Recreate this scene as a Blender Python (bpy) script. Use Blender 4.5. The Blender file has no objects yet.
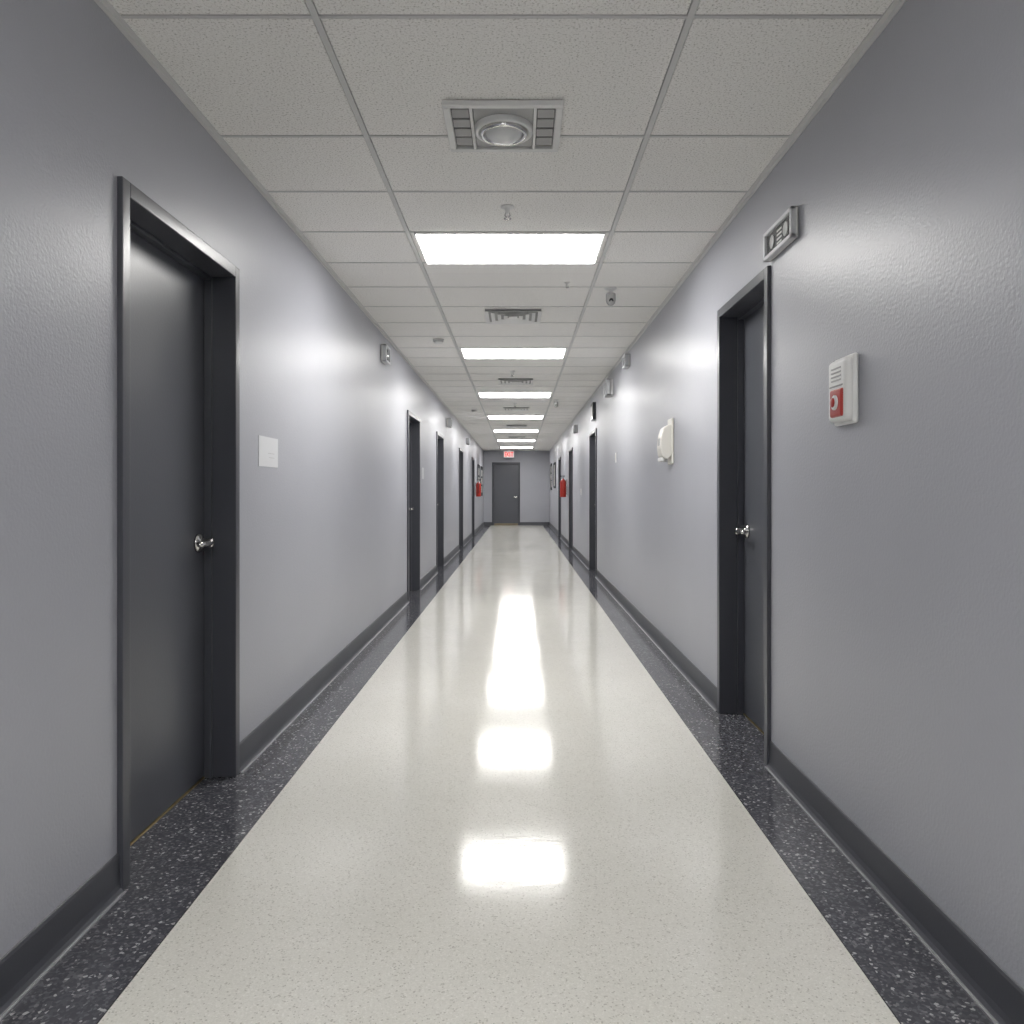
import bpy, bmesh, math, random
from mathutils import Matrix, Vector
random.seed(3)
scene = bpy.context.scene
scene.view_settings.view_transform = 'Standard'
scene.view_settings.look = 'None'
scene.view_settings.exposure = 0.0

XL, XR, H = -1.265, 1.16, 2.75
YB, YE = -7.0, 28.5
CAMZ = 1.265

# ------------------------------------------------------------ materials
def newmat(name):
    m = bpy.data.materials.new(name); m.use_nodes = True
    nt = m.node_tree; b = nt.nodes['Principled BSDF']
    return m, nt, b

def simple(name, col, rough=0.5, metal=0.0, emit=None, es=0.0, bump=0.0, bscale=200, spec=0.5, trans=0.0):
    m, nt, b = newmat(name)
    b.inputs['Base Color'].default_value = (*col, 1)
    b.inputs['Roughness'].default_value = rough
    b.inputs['Metallic'].default_value = metal
    b.inputs['Specular IOR Level'].default_value = spec
    b.inputs['Transmission Weight'].default_value = trans
    if emit:
        b.inputs['Emission Color'].default_value = (*emit, 1)
        b.inputs['Emission Strength'].default_value = es
    tc = nt.nodes.new('ShaderNodeTexCoord')
    n = nt.nodes.new('ShaderNodeTexNoise'); n.inputs['Scale'].default_value = bscale
    nt.links.new(tc.outputs['Object'], n.inputs['Vector'])
    if bump:
        bp = nt.nodes.new('ShaderNodeBump'); bp.inputs['Strength'].default_value = bump
        bp.inputs['Distance'].default_value = 0.002
        nt.links.new(n.outputs['Fac'], bp.inputs['Height'])
        nt.links.new(bp.outputs['Normal'], b.inputs['Normal'])
    return m

def ramp(nt, stops, interp='LINEAR'):
    r = nt.nodes.new('ShaderNodeValToRGB'); r.color_ramp.interpolation = interp
    els = r.color_ramp.elements
    while len(els) < len(stops): els.new(0.5)
    for e, (p, c) in zip(els, stops):
        e.position = p; e.color = (*c, 1) if len(c) == 3 else c
    return r

def wall_mat():
    m, nt, b = newmat('painted_wall_grey')
    tc = nt.nodes.new('ShaderNodeTexCoord')
    n = nt.nodes.new('ShaderNodeTexNoise'); n.inputs['Scale'].default_value = 1.3; n.inputs['Detail'].default_value = 3
    nt.links.new(tc.outputs['Object'], n.inputs['Vector'])
    r = ramp(nt, [(0.3, (0.385, 0.392, 0.432)), (0.7, (0.405, 0.412, 0.452))])
    nt.links.new(n.outputs['Fac'], r.inputs['Fac']); nt.links.new(r.outputs['Color'], b.inputs['Base Color'])
    n2 = nt.nodes.new('ShaderNodeTexNoise'); n2.inputs['Scale'].default_value = 95; n2.inputs['Detail'].default_value = 2
    nt.links.new(tc.outputs['Object'], n2.inputs['Vector'])
    bp = nt.nodes.new('ShaderNodeBump'); bp.inputs['Strength'].default_value = 0.6; bp.inputs['Distance'].default_value = 0.0018
    nt.links.new(n2.outputs['Fac'], bp.inputs['Height']); nt.links.new(bp.outputs['Normal'], b.inputs['Normal'])
    b.inputs['Roughness'].default_value = 0.37
    b.inputs['Specular IOR Level'].default_value = 0.36
    return m

def floor_mat(name, dark):
    m, nt, b = newmat(name)
    tc = nt.nodes.new('ShaderNodeTexCoord')
    v = nt.nodes.new('ShaderNodeTexVoronoi'); v.inputs['Scale'].default_value = 125 if dark else 240
    nt.links.new(tc.outputs['Object'], v.inputs['Vector'])
    sep = nt.nodes.new('ShaderNodeSeparateColor'); nt.links.new(v.outputs['Color'], sep.inputs['Color'])
    if dark:
        r = ramp(nt, [(0.0, (0.064, 0.065, 0.078)), (0.45, (0.084, 0.085, 0.099)), (0.72, (0.12, 0.122, 0.136)), (0.88, (0.18, 0.18, 0.195)), (0.96, (0.42, 0.42, 0.43))], 'CONSTANT')
    else:
        r = ramp(nt, [(0.0, (0.54, 0.52, 0.47)), (0.05, (0.715, 0.70, 0.645)), (0.35, (0.75, 0.735, 0.68)), (0.7, (0.775, 0.76, 0.705)), (0.93, (0.82, 0.805, 0.755))], 'CONSTANT')
    nt.links.new(sep.outputs[0], r.inputs['Fac'])
    n = nt.nodes.new('ShaderNodeTexNoise'); n.inputs['Scale'].default_value = 2.0; n.inputs['Detail'].default_value = 5
    nt.links.new(tc.outputs['Object'], n.inputs['Vector'])
    r2 = ramp(nt, [(0.3, (0.95, 0.95, 0.94)), (0.7, (1, 1, 1))])
    nt.links.new(n.outputs['Fac'], r2.inputs['Fac'])
    mx = nt.nodes.new('ShaderNodeMix'); mx.data_type = 'RGBA'; mx.blend_type = 'MULTIPLY'; mx.inputs[0].default_value = 1
    nt.links.new(r.outputs['Color'], mx.inputs[6]); nt.links.new(r2.outputs['Color'], mx.inputs[7])
    nt.links.new(mx.outputs[2], b.inputs['Base Color'])
    # waxed floor: soft gloss
    rr = nt.nodes.new('ShaderNodeMapRange'); rr.inputs[3].default_value = 0.08; rr.inputs[4].default_value = 0.145
    n3 = nt.nodes.new('ShaderNodeTexNoise'); n3.inputs['Scale'].default_value = 6; n3.inputs['Detail'].default_value = 4
    nt.links.new(tc.outputs['Object'], n3.inputs['Vector'])
    nt.links.new(n3.outputs['Fac'], rr.inputs[0]); nt.links.new(rr.outputs[0], b.inputs['Roughness'])
    n4 = nt.nodes.new('ShaderNodeTexNoise'); n4.inputs['Scale'].default_value = 30; n4.inputs['Detail'].default_value = 3
    nt.links.new(tc.outputs['Object'], n4.inputs['Vector'])
    bp = nt.nodes.new('ShaderNodeBump'); bp.inputs['Strength'].default_value = 0.14; bp.inputs['Distance'].default_value = 0.002
    nt.links.new(n4.outputs['Fac'], bp.inputs['Height']); nt.links.new(bp.outputs['Normal'], b.inputs['Normal'])
    b.inputs['IOR'].default_value = 1.45
    return m

def tile_mat():
    m, nt, b = newmat('acoustic_tile')
    tc = nt.nodes.new('ShaderNodeTexCoord')
    n = nt.nodes.new('ShaderNodeTexNoise'); n.inputs['Scale'].default_value = 125; n.inputs['Detail'].default_value = 3; n.inputs['Roughness'].default_value = 0.7
    nt.links.new(tc.outputs['Object'], n.inputs['Vector'])
    r = ramp(nt, [(0.34, (0.50, 0.485, 0.46)), (0.44, (0.89, 0.875, 0.845)), (0.6, (0.945, 0.935, 0.91)), (0.75, (0.96, 0.95, 0.93))])
    nt.links.new(n.outputs['Fac'], r.inputs['Fac'])
    nt.links.new(r.outputs['Color'], b.inputs['Base Color'])
    bp = nt.nodes.new('ShaderNodeBump'); bp.inputs['Strength'].default_value = 0.5; bp.inputs['Distance'].default_value = 0.003
    nt.links.new(n.outputs['Fac'], bp.inputs['Height']); nt.links.new(bp.outputs['Normal'], b.inputs['Normal'])
    b.inputs['Roughness'].default_value = 0.95; b.inputs['Specular IOR Level'].default_value = 0.2
    return m

M = dict(
    wall=wall_mat(), pale=floor_mat('terrazzo_pale', False), dark=floor_mat('terrazzo_dark', True), tile=tile_mat(),
    tee=simple('ceiling_tee', (0.66, 0.66, 0.65), 0.5), gap=simple('tile_reveal', (0.22, 0.22, 0.215), 0.8),
    base=simple('rubber_base', (0.068, 0.071, 0.083), 0.38, bump=0.1),
    frame=simple('door_frame_paint', (0.064, 0.067, 0.080), 0.30, bump=0.08, bscale=150),
    leaf=simple('door_leaf_paint', (0.090, 0.094, 0.110), 0.33, bump=0.15, bscale=120),
    steel=simple('brushed_steel', (0.62, 0.61, 0.60), 0.22, 1.0),
    brass=simple('brass_strip', (0.45, 0.36, 0.20), 0.45, 1.0),
    white=simple('white_plastic', (0.78, 0.78, 0.77), 0.35), grey=simple('grey_plastic', (0.42, 0.42, 0.42), 0.4),
    cream=simple('cream_plastic', (0.70, 0.68, 0.63), 0.35),
    black=simple('black_plastic', (0.03, 0.03, 0.034), 0.25), red=simple('red_plastic', (0.42, 0.03, 0.02), 0.3),
    ventgrey=simple('vent_grey', (0.36, 0.36, 0.355), 0.45), ventdark=simple('vent_dark', (0.16, 0.16, 0.16), 0.6),
    lens=simple('glass_lens', (0.75, 0.76, 0.76), 0.08, spec=0.8), chrome=simple('chrome_ring', (0.7, 0.7, 0.7), 0.12, 1.0),
    glass=simple('smoked_glass', (0.12, 0.125, 0.13), 0.06, spec=0.8),
    panel=simple('luminous_panel', (0.9, 0.9, 0.9), 0.5, emit=(1.0, 0.985, 0.955), es=25.0),
    exitred=simple('exit_red', (0.6, 0.02, 0.02), 0.4, emit=(1, 0.05, 0.04), es=1.0),
    exitface=simple('exit_face', (0.75, 0.7, 0.7), 0.4, emit=(1, 0.85, 0.82), es=0.3),
    paper=simple('paper', (0.72, 0.72, 0.70), 0.7), cork=simple('board_blue_grey', (0.10, 0.11, 0.13), 0.7),
    signgrey=simple('sign_grey', (0.66, 0.67, 0.69), 0.5), caulk_glint=simple('caulk_glint_line', (0.30, 0.30, 0.32), 0.3),  # caulk strip in a paler colour, painting in the thin reflection at the toe
)

# ------------------------------------------------------------ builder
class B:
    def __init__(s): s.bm = bmesh.new(); s.mats = []
    def mi(s, k):
        if k not in s.mats: s.mats.append(k)
        return s.mats.index(k)
    def merge(s, tmp, k, mat=None, smooth=False):
        if mat: tmp.transform(mat)
        i = s.mi(k)
        vm = {v: s.bm.verts.new(v.co) for v in tmp.verts}
        for f in tmp.faces:
            try:
                nf = s.bm.faces.new([vm[v] for v in f.verts]); nf.material_index = i; nf.smooth = smooth
            except ValueError: pass
        tmp.free()
    def box(s, lo, hi, k, bev=0.0, seg=2, rot=None, smooth=None):
        t = bmesh.new(); bmesh.ops.create_cube(t, size=1)
        c = [(a + b) / 2 for a, b in zip(lo, hi)]; d = [abs(b - a) for a, b in zip(lo, hi)]
        t.transform(Matrix.Diagonal((*d, 1)))
        if bev: bmesh.ops.bevel(t, geom=t.edges[:], offset=min(bev, min(d) * 0.49), segments=seg, affect='EDGES', profile=0.5)
        m = Matrix.Translation(c)
        if rot: m = m @ rot
        s.merge(t, k, m, bool(bev) if smooth is None else smooth)
    def lathe(s, prof, origin, axis, k, n=32, smooth=True, sx=1.0):
        t = bmesh.new(); rings = []
        for r, h in prof:
            if r < 1e-6: rings.append([t.verts.new((0, 0, h))])
            else: rings.append([t.verts.new((r * math.cos(2 * math.pi * i / n) * sx, r * math.sin(2 * math.pi * i / n), h)) for i in range(n)])
        for a, b in zip(rings, rings[1:]):
            for i in range(n):
                j = (i + 1) % n
                if len(a) == 1 and len(b) == 1: continue
                if len(a) == 1: t.faces.new([a[0], b[i], b[j]])
                elif len(b) == 1: t.faces.new([a[i], a[j], b[0]])
                else: t.faces.new([a[i], a[j], b[j], b[i]])
        q = Vector((0, 0, 1)).rotation_difference(Vector(axis)).to_matrix().to_4x4()
        s.merge(t, k, Matrix.Translation(origin) @ q, smooth)
    def cyl(s, p0, p1, r, k, n=24):
        d = Vector(p1) - Vector(p0); L = d.length; e = min(r * 0.15, L * .2)
        s.lathe([(0, 0), (r - e, 0), (r, e), (r, L - e), (r - e, L), (0, L)], p0, d.normalized(), k, n)
    def tube(s, pts, r, k, n=12):
        for a, b in zip(pts, pts[1:]): s.cyl(a, b, r, k, n)
    def prism(s, poly, a, b, k, axis='x', bev=0, smooth=False):
        t = bmesh.new()
        v0 = [t.verts.new((a, p[0], p[1])) for p in poly]; v1 = [t.verts.new((b, p[0], p[1])) for p in poly]
        t.faces.new(v0); t.faces.new(v1[::-1])
        n = len(poly)
        for i in range(n): t.faces.new([v0[i], v1[i], v1[(i + 1) % n], v0[(i + 1) % n]])
        bmesh.ops.recalc_face_normals(t, faces=t.faces[:])
        if bev: bmesh.ops.bevel(t, geom=t.edges[:], offset=bev, segments=3, affect='EDGES', profile=0.5)
        s.merge(t, k, None, smooth)
    def obj(s, name, mat=None, parent=None):
        bmesh.ops.recalc_face_normals(s.bm, faces=s.bm.faces[:])
        me = bpy.data.meshes.new(name); s.bm.to_mesh(me); s.bm.free()
        for k in s.mats: me.materials.append(M[k])
        o = bpy.data.objects.new(name, me); scene.collection.objects.link(o)
        if any(p.use_smooth for p in me.polygons):
            w = o.modifiers.new('wn', 'WEIGHTED_NORMAL'); w.keep_sharp = True
        if parent: o.parent = parent
        if mat is not None: o.matrix_local = mat
        return o

def empty(name, mat):
    e = bpy.data.objects.new(name, None); e.empty_display_size = 0.1
    scene.collection.objects.link(e); e.matrix_world = mat; return e

def wallM(side, pos, z=0.0):
    if side == 'L': return Matrix.Translation((XL, pos, z)) @ Matrix.Rotation(-math.pi / 2, 4, 'Z')
    if side == 'R': return Matrix.Translation((XR, pos, z)) @ Matrix.Rotation(math.pi / 2, 4, 'Z')
    if side == 'E': return Matrix.Translation((pos, YE, z)) @ Matrix.Rotation(math.pi, 4, 'Z')

LD = [(2.445, 3.476, 2.26), (8.83, 9.90, 2.19), (12.0, 13.05, 2.19), (16.6, 17.65, 2.19), (21.2, 22.25, 2.19)]
RD = [(3.553, 4.45, 2.30), (11.4, 12.45, 2.19), (16.4, 17.45, 2.19), (20.9, 21.95, 2.19)]
ED = [(-0.956, 0.075, 2.32)]

def build_wall(name, segs_axis, c, out, a, b, openings):
    t = B(); x0, x1 = sorted((c, c - out * 0.22)); lap = 0.02
    cur = a
    def bx(p, q, z0, z1):
        if segs_axis == 'y': t.box((x0, p, z0), (x1, q, z1), 'wall')
        else: t.box((p, x0, z0), (q, x1, z1), 'wall')
    for (p, q, h) in openings:
        bx(cur, p + lap, 0, 2.80); bx(p + lap, q - lap, h - lap, 2.80); cur = q - lap
    bx(cur, b, 0, 2.80)
    return t.obj(name)
build_wall('wall_left', 'y', XL, 1, YB, YE, LD)
build_wall('wall_right', 'y', XR, -1, YB, YE, RD)
build_wall('wall_end', 'x', YE, -1, XL - .22, XR + .22, ED)
t = B(); t.box((XL - .22, YB - .2, 0), (XR + .22, YB, 2.8), 'wall'); t.obj('wall_back')

# floor
t = B()
t.box((-0.998, YB - .2, -0.06), (0.907, YE + .3, 0), 'pale')
t.box((XL - .25, YB - .2, -0.06), (-1.002, YE + .3, 0), 'dark')
t.box((0.911, YB - .2, -0.06), (XR + .25, YE + .3, 0), 'dark')
t.box((-1.002, YB - .2, -0.06), (-0.998, YE + .3, -0.0003), 'black')
t.box((0.907, YB - .2, -0.06), (0.911, YE + .3, -0.0003), 'black')
t.obj('floor')

# baseboards
prof = [(0, 0), (0.026, 0), (0.020, 0.004), (0.013, 0.014), (0.009, 0.03), (0.007, 0.112), (0.004, 0.12), (0, 0.122)]
def base(name, side, openings, a, b):
    t = B(); cur = a; spans = []
    for p, q, h in openings: spans.append((cur, p)); cur = q
    spans.append((cur, b))
    for p, q in spans:
        if side == 'L': t.prism(prof, -q, -p, 'base'); t.box((-q, 0.024, 0), (-p, 0.030, 0.003), 'caulk_glint')
        elif side == 'R': t.prism(prof, p, q, 'base'); t.box((p, 0.024, 0), (q, 0.030, 0.003), 'caulk_glint')
        else: t.prism(prof, -q, -p, 'base')
    m = wallM(side, 0)
    t.obj(name, m)
base('baseboard_left', 'L', LD, YB, YE)
base('baseboard_right', 'R', RD, YB, YE)
base('baseboard_end', 'E', ED, XL, XR)

# doors -----------------------------------------------------------
def door(n, side, a, b, top):
    w = b - a; hw = w / 2; c = (a + b) / 2
    par = empty('door_%d' % n, wallM(side, c))
    hs = 1 if side == 'R' else -1
    fw = 0.05
    t = B()
    for s in (-1, 1):
        x0, x1 = sorted((s * hw, s * (hw - fw)))
        t.box((x0, -0.19, 0), (x1, 0.018, top), 'frame', 0.004)
        x0, x1 = sorted((s * (hw - fw), s * (hw - fw - 0.014)))
        t.box((x0, -0.119, 0), (x1, -0.085, top - fw), 'frame', 0.002)
    t.box((-hw + fw - .001, -0.19, top - fw), (hw - fw + .001, 0.018, top), 'frame', 0.004)
    t.box((-hw + fw, -0.119, top - fw - 0.014), (hw - fw, -0.085, top - fw), 'frame', 0.002)
    t.obj('frame', Matrix.Identity(4), par)
    t = B()
    t.box((-hw + fw + .003, -0.165, 0.008), (hw - fw - .003, -0.12, top - fw - .003), 'leaf', 0.003)
    t.obj('leaf', Matrix.Identity(4), par)
    t = B()
    t.box((-hw + fw, -0.185, 0.0), (hw - fw, -0.114, 0.005), 'brass', 0.002)
    t.obj('threshold', Matrix.Identity(4), par)
    # lever handle: rose, neck and a rounded lever pointing to the hinge side
    t = B(); hx = hs * (hw - fw - 0.075); hz = 1.04; y = -0.12
    t.lathe([(0, 0), (0.040, 0), (0.040, 0.006), (0.036, 0.012), (0.022, 0.016), (0.018, 0.022), (0.018, 0.042), (0.021, 0.048), (0.021, 0.060), (0.016, 0.067), (0, 0.069)], (hx, y, hz), (0, 1, 0), 'steel')
    e = hx - hs * .115
    t.lathe([(0, 0), (.014, .003), (.0155, .012), (.013, .05), (.0125, .095), (.014, .112), (.010, .122), (0, .125)], (hx + hs * .008, y + .054, hz), (-hs, 0, 0), 'steel', 24)
    t.obj('handle', Matrix.Identity(4), par)
    t = B()
    for z in (0.25, top * 0.5, top - 0.3):
        t.cyl((-hs * (hw - fw - 0.002), -0.112, z - .05), (-hs * (hw - fw - 0.002), -0.112, z + .05), 0.007, 'steel', 12)
    t.obj('hinges', Matrix.Identity(4), par)
    return par
n = 1
for a, b, h in LD: door(n, 'L', a, b, h); n += 1
for a, b, h in RD: door(n, 'R', a, b, h); n += 1
for a, b, h in ED:
    d = door(n, 'E', a, b, h)
    t = B(); t.box((-0.44, -0.12, 0.03), (0.44, -0.117, 0.06), 'brass', .001); t.obj('kick_plate', Matrix.Identity(4), d)

# ceiling -----------------------------------------------------------
GL, GR = -0.635, 0.54
lines = [3.25 + .6 * k for k in range(0, 43)] + [2.43] + [2.43 - .6 * k for k in range(1, 16)]
lines = sorted(y for y in lines if YB < y < YE)
t = B()
t.box((XL - .2, YB - .2, H + .012), (XR + .2, YE + .2, H + .06), 'gap')
ys = [YB] + lines + [YE]; xs = [XL, GL, GR, XR]
for y0, y1 in zip(ys, ys[1:]):
    for x0, x1 in zip(xs, xs[1:]):
        if y1 - y0 > .05:
            t.box((x0 + .014, y0 + .012, H + .002), (x1 - .014, y1 - .012, H + .014), 'tile')
for x in (GL, GR): t.box((x - .011, YB, H - .001), (x + .011, YE, H + .012), 'tee')
for y in lines: t.box((XL, y - .006, H), (XR, y + .006, H + .012), 'tee')
t.obj('ceiling')
t = B()
t.box((XL, YB, H - .003), (XL + .022, YE, H + .012), 'tee'); t.box((XL, YB, H - .022), (XL + .003, YE, H), 'tee')
t.obj('trim_1')
t = B()
t.box((XR - .022, YB, H - .003), (XR, YE, H + .012), 'tee'); t.box((XR - .003, YB, H - .022), (XR, YE, H), 'tee')
t.obj('trim_2')
t = B(); t.box((XL, YE - .022, H - .003), (XR, YE, H + .012), 'tee'); t.obj('trim_3')

# light panels (a prismatic lens standing a few mm proud of its frame)
LY = [4.45 + 3.6 * k for k in range(0, 7)] + [-0.57, -2.97, -5.97]  # last three: unseen panels added behind the camera to brighten the near end
for y in LY:
    t = B(); x0, x1, y0, y1 = -0.598, 0.503, y + .012, y + .588
    z0, z1 = H - .006, H + .001; f = .012
    t.box((x0, y0, z0), (x1, y0 + f, z1), 'white'); t.box((x0, y1 - f, z0), (x1, y1, z1), 'white')
    t.box((x0, y0 + f, z0), (x0 + f, y1 - f, z1), 'white'); t.box((x1 - f, y0 + f, z0), (x1, y1 - f, z1), 'white')
    t.box((x0 + f, y0 + f, H - .010), (x1 - f, y1 - f, H + .001), 'panel')
    t.obj('ceiling_light_panel')

def ring(t, cx, cy, z, r0, r1, h, k):
    t.lathe([(r0, 0), (r0, h), ((r0 + r1) / 2, h * 1.25), (r1, h), (r1, 0)], (cx, cy, z), (0, 0, -1), k, 40)
t = B(); hx, hy = .232, .205; f = .028
for lo, hi in (((-hx, -hy), (hx, -hy + f)), ((-hx, hy - f), (hx, hy)), ((-hx, -hy + f), (-hx + f, hy - f)), ((hx - f, -hy + f), (hx, hy - f))):
    t.box((*lo, -.022), (*hi, 0), 'white', .004)
t.box((-hx + f, -hy + f, -.004), (hx - f, hy - f, 0), 'ventdark')
for s in (-1, 1):
    t.box((s * .125 - .006, -hy + f, -.02), (s * .125 + .006, hy - f, 0), 'white', .002)
    for i in range(4):
        yy = -.12 + i * .08
        x0, x1 = sorted((s * .135, s * (hx - f - .004)))
        t.box((x0, yy - .022, -.013), (x1, yy + .022, -.009), 'grey', rot=Matrix.Rotation(-.25, 4, 'X'))
t.box((-.118, -hy + f + .004, -.012), (.118, hy - f - .004, -.004), 'grey', .003)
ring(t, 0, 0, -.01, .098, .118, .022, 'white'); ring(t, 0, 0, -.01, .078, .096, .030, 'chrome')
t.lathe([(.08, 0), (.078, .02), (.066, .040), (.045, .053), (.02, .059), (0, .060)], (0, 0, -.01), (0, 0, -1), 'lens', 40)
ring(t, 0, 0, -.058, .018, .026, .006, 'chrome'); ring(t, 0, 0, -.046, .046, .054, .008, 'chrome')
t.obj('ceiling_vent_fixture', Matrix.Translation((-.058, 3.145, H)))  # square louvred fixture with a domed glass lens

def diffuser(x, y, s=.235):
    t = B()
    for i, (a, b) in enumerate(((s, s - .03), (s * .78, s * .66), (s * .56, s * .44), (s * .34, s * .2))):
        zo = -.012
        for ang in range(4):
            tt = bmesh.new()
            v = [tt.verts.new(p) for p in ((-a, -a, zo - .010), (a, -a, zo - .010), (b, -b, zo), (-b, -b, zo), (-a, -a, zo - .013), (a, -a, zo - .013), (b, -b, zo - .003), (-b, -b, zo - .003))]
            for q in ((0, 1, 2, 3), (4, 5, 6, 7), (0, 1, 5, 4), (2, 3, 7, 6), (1, 2, 6, 5), (3, 0, 4, 7)): tt.faces.new([v[j] for j in q])
            t.merge(tt, 'white', Matrix.Rotation(ang * math.pi / 2, 4, 'Z'))
    t.box((-s + .005, -s + .005, -.006), (s - .005, s - .005, 0), 'ventgrey')
    t.box((-s * .15, -s * .15, -.022), (s * .15, s * .15, -.006), 'white', .003)
    for sx in (-1, 1):
        t.box((sx * s * .5 - .004, -s * .9, -.016), (sx * s * .5 + .004, s * .9, -.010), 'ventgrey')
    t.obj('air_diffuser', Matrix.Translation((x, y, H)))
for x, y in ((-.04, 6.55), (-.03, 10.45), (-.03, 13.95), (-.03, 17.6), (-.03, 21.3)): diffuser(x, y)

def sprinkler(x, y, s=1.0):
    t = B()
    t.lathe([(0, 0), (.036, 0), (.036, .004), (.028, .010), (.014, .013), (.011, .03), (.007, .036), (0, .036)], (0, 0, 0), (0, 0, -1), 'white')
    for a in (-1, 1): t.tube([(a * .009, 0, -.03), (a * .014, 0, -.045), (0, 0, -.058)], .0028, 'steel', 8)
    t.lathe([(0, 0), (.006, 0), (.018, .002), (.020, .005), (0, .006)], (0, 0, -.058), (0, 0, -1), 'steel')
    t.obj('sprinkler_head', Matrix.Translation((x, y, H)) @ Matrix.Scale(s, 4))
for x, y, s in ((-.055, 4.05, 1), (-.07, 9.6, 1), (-.05, 13.1, 1), (.35, 5.52, .6), (.36, 15.0, 1)): sprinkler(x, y, s)

def smoke(x, y):
    t = B()
    t.lathe([(0, 0), (.055, 0), (.055, .012), (.048, .016), (.046, .03), (.036, .04), (0, .043)], (0, 0, 0), (0, 0, -1), 'white')
    t.lathe([(.049, .017), (.050, .024), (.047, .026)], (0, 0, 0), (0, 0, -1), 'grey')
    t.obj('smoke_detector', Matrix.Translation((x, y, H)))
smoke(-.78, 7.6); smoke(-.8, 14.2)

def ccam(x, y):
    t = B()
    t.lathe([(0, 0), (.045, 0), (.045, .008), (.03, .014), (.012, .016), (.012, .045), (0, .045)], (0, 0, 0), (0, 0, -1), 'white')
    t.lathe([(0, 0), (.032, .002), (.036, .012), (.036, .055), (.030, .075), (.018, .088), (0, .092)], (0, 0, -.035), (0, 0, -1), 'ventgrey')
    t.lathe([(0, 0), (.016, 0), (.016, .012), (.012, .014), (0, .010)], (0, -.024, -.09), (0, -.7, -.7), 'black')
    t.obj('security_camera', Matrix.Translation((x, y, H)))
ccam(.68, 5.68); ccam(.62, 12.6)

def elight(side, y, z, w=.36, h=.135, d=.05, slim=False):
    t = B(); f = .020
    t.box((-w / 2, 0.001, -h / 2), (w / 2, d * .55, h / 2), 'white', .008, 3)
    for lo, hi in (((-w / 2, -h / 2), (w / 2, -h / 2 + f)), ((-w / 2, h / 2 - f), (w / 2, h / 2)), ((-w / 2, -h / 2), (-w / 2 + f, h / 2)), ((w / 2 - f, -h / 2), (w / 2, h / 2))):
        t.box((lo[0], d * .3, lo[1]), (hi[0], d, hi[1]), 'signgrey', .005, 3)
    t.box((-w / 2 + f, d * .5, -h / 2 + f), (w / 2 - f, d * .62, h / 2 - f), 'glass')
    for s in (-1, 1):
        r = min(.030, h * .25)
        t.lathe([(r, 0), (r * 1.02, .004), (r * .9, .006), (r * .8, .003), (0, .002)], (s * w * .24, d * .61, 0), (0, 1, 0), 'ventgrey' if slim else 'chrome')
    for i in range(4):
        t.box((-.03, d * .6, -.032 + i * .018), (.03, d * .65, -.024 + i * .018), 'grey')
    t.obj('emergency_light', wallM(side, y, z))
elight('R', 3.375, 2.378, .36, .13, .036, True)
elight('R', 8.1, 2.62, .22, .13, .06)
elight('R', 9.55, 2.53, .28, .20, .09)
elight('L', 7.25, 2.54, .24, .16, .055)
elight('L', 13.8, 2.48, .24, .16, .08)
elight('L', 19.0, 2.48, .24, .16, .08)
elight('R', 15.2, 2.48, .24, .16, .08)

t = B()
t.box((-.085, 0.001, -.118), (.085, .020, .122), 'white', .018, 4)
t.box((-.078, .006, -.108), (.078, .046, .112), 'white', .030, 6)
t.box((-.060, .036, -.092), (.040, .054, .006), 'red', .012, 4)
t.lathe([(.026, 0), (.026, .005), (.020, .008), (0, .010)], (-.010, .053, -.042), (0, 1, 0), 'white')
t.lathe([(.017, 0), (.016, .004), (0, .006)], (-.010, .062, -.042), (0, 1, 0), 'red')
for i in range(4): t.box((-.04, .043, .034 + i * .014), (.04, .048, .040 + i * .014), 'grey', .001)
t.box((-.055, .043, .014), (.055, .048, .020), 'ventgrey', .001)
t.obj('fire_alarm_strobe', wallM('R', 2.715, 1.615))

t = B()
t.box((-.085, 0.001, -.17), (.085, .018, .175), 'cream', .008, 3)
t.prism([(.012, -.10), (.050, -.135), (.092, -.11), (.102, -.05), (.094, .04), (.075, .10), (.04, .125), (.012, .13)], -.078, .078, 'cream', bev=.010, smooth=True)
t.box((-.05, .06, -.15), (.05, .10, -.118), 'white', .01, 3)
t.box((-.035, .09, -.03), (.035, .1015, .025), 'grey', .003)
t.lathe([(0, 0), (.012, 0), (.010, .02), (0, .02)], (0, .05, -.13), (0, 0, -1), 'white')
t.obj('hand_sanitizer_dispenser', wallM('R', 5.84, 1.635))

def switch(side, y, z):
    t = B(); t.box((-.04, 0.001, -.06), (.04, .008, .06), 'white', .004)
    t.box((-.017, .004, -.034), (.017, .013, .034), 'cream', .003); t.obj('light_switch', wallM(side, y, z))
switch('R', 9.15, 1.66); switch('R', 14.2, 1.25); switch('R', 18.4, 1.3)

def sign(side, y, z, w, h, k='signgrey'):
    t = B(); t.box((-w / 2, 0.0005, -h / 2), (w / 2, .003, h / 2), k)
    for i in range(2):
        t.box((-w * .30, .0028, h * (-.05 - i * .14)), (w * (.05 - .08 * i), .0034, h * (-.035 - i * .14)), 'grey')
    t.obj('room_sign', wallM(side, y, z))
sign('L', 3.925, 1.462, .30, .15)
sign('L', 10.3, 1.5, .2, .15)
def doorsign(side, y, z, w=.34, h=.26):  # dark sign box mounted above a door, not a clock
    t = B(); t.box((-w / 2, 0.001, -h / 2), (w / 2, .05, h / 2), 'black', .008)
    t.box((-w * .38, .048, -h * .3), (w * .38, .053, h * .3), 'grey', .002); t.obj('dark_door_sign', wallM(side, y, z))
doorsign('R', 11.7, 2.46)

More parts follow.
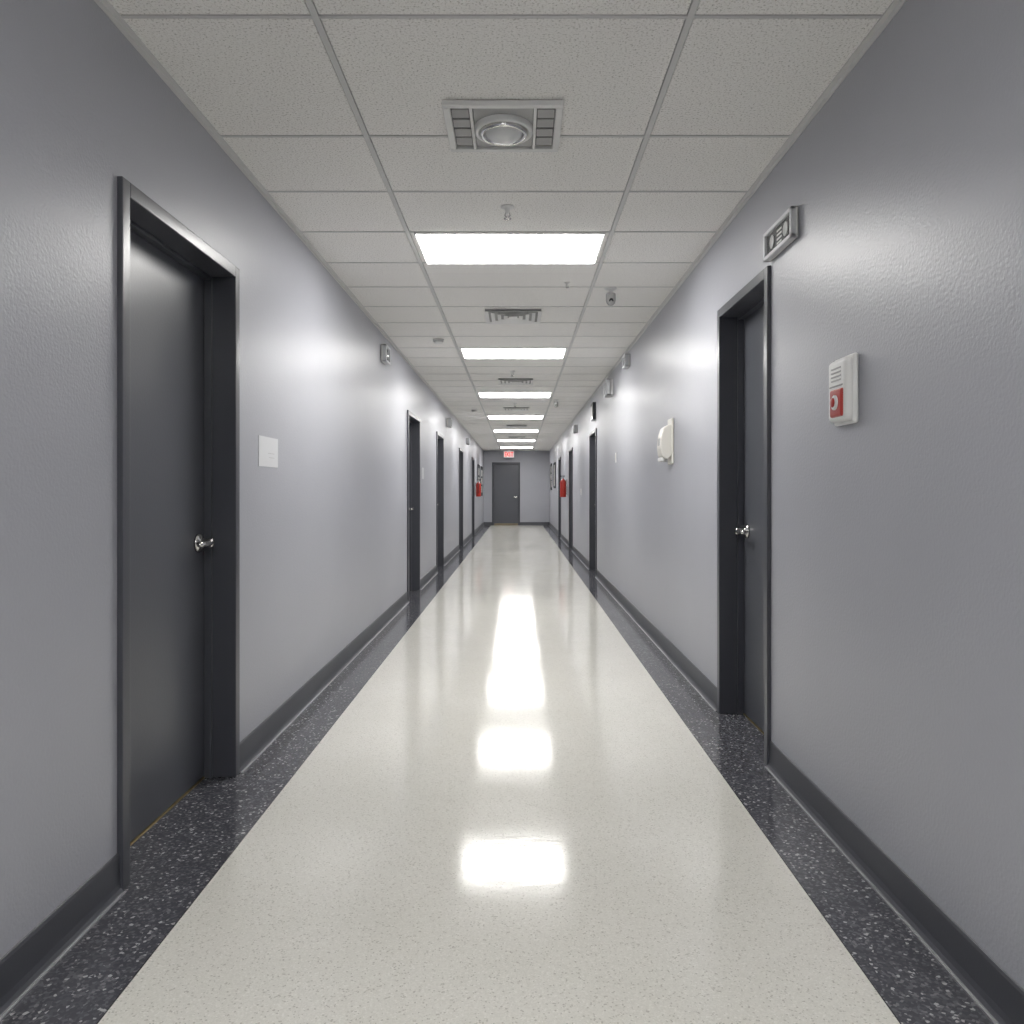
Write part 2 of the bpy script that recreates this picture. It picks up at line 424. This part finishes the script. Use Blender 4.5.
def ext(side, y, z):
    t = B()
    t.box((-.03, 0.002, .05), (.03, .03, .42), 'steel', .003)
    t.lathe([(0, 0), (.066, 0), (.075, .01), (.076, .34), (.066, .385), (.035, .415), (.022, .42), (.02, .44), (0, .44)], (0, .10, 0), (0, 0, 1), 'red')
    t.cyl((0, .10, .43), (0, .10, .48), .018, 'steel')
    t.box((-.012, .06, .475), (.012, .17, .487), 'black', .004); t.box((-.012, .06, .497), (.012, .18, .507), 'black', .004)
    t.tube([(0, .10, .46), (.05, .11, .47), (.09, .12, .40), (.095, .12, .25), (.085, .12, .10)], .010, 'black')
    t.obj('fire_extinguisher', wallM(side, y, z))
ext('R', 18.2, 1.12); ext('L', 22.8, 1.1)

def board(side, y, z, w, h):
    t = B(); f = .035
    t.box((-w / 2, 0.001, -h / 2), (w / 2, .015, h / 2), 'cork')
    for lo, hi in (((-w / 2, -h / 2), (w / 2, -h / 2 + f)), ((-w / 2, h / 2 - f), (w / 2, h / 2)), ((-w / 2, -h / 2), (-w / 2 + f, h / 2)), ((w / 2 - f, -h / 2), (w / 2, h / 2))):
        t.box((lo[0], 0.001, lo[1]), (hi[0], .035, hi[1]), 'black', .004)
    for i in range(3):
        for j in range(3):
            cx, cz = (-w * .28 + i * w * .28), (-h * .28 + j * h * .28)
            t.box((cx - .09, .015, cz - .11), (cx + .09, .018, cz + .11), 'paper')
    t.obj('notice_board', wallM(side, y, z))
board('L', 24.6, 1.6, 1.0, 1.0); board('L', 26.6, 1.6, 1.0, 1.0)
board('R', 24.2, 1.75, .9, .8); board('R', 26.6, 1.75, .9, .9)

t = B()
t.box((-.19, -.025, -.13), (.19, .025, .11), 'white', .008); t.box((-.17, -.029, -.11), (.17, -.024, .09), 'exitface')
t.box((-.06, -.02, .10), (.06, .02, .15), 'white', .004)
def bar(x, z, w, h, r=0): t.box((x - w / 2, -.033, z - h / 2), (x + w / 2, -.028, z + h / 2), 'exitred', rot=Matrix.Rotation(r, 4, 'Y') if r else None)
bar(-.135, -.01, .024, .16)
for dz in (-.08, -.01, .06): bar(-.112, dz, .06, .022)
bar(-.045, -.01, .024, .17, .5); bar(-.045, -.01, .024, .17, -.5)
bar(.035, -.01, .026, .16); bar(.115, -.01, .026, .16); bar(.115, .06, .09, .024)
t.obj('exit_sign', Matrix.Translation((-.33, 28.0, 2.60)))

w = bpy.data.worlds.new('world'); scene.world = w; w.use_nodes = True
w.node_tree.nodes['Background'].inputs[0].default_value = (0.5, 0.52, 0.55, 1); w.node_tree.nodes['Background'].inputs[1].default_value = 0.05
cd = bpy.data.cameras.new('camera'); cam = bpy.data.objects.new('camera', cd); scene.collection.objects.link(cam)
cam.location = (0, 0, CAMZ); cam.rotation_euler = (math.pi / 2, 0, 0)
cd.sensor_width = 36; cd.lens = 775 / 1024 * 36; cd.shift_x = -6 / 1024; cd.shift_y = -21 / 1024
cd.clip_start = 0.05; cd.clip_end = 200
scene.camera = cam
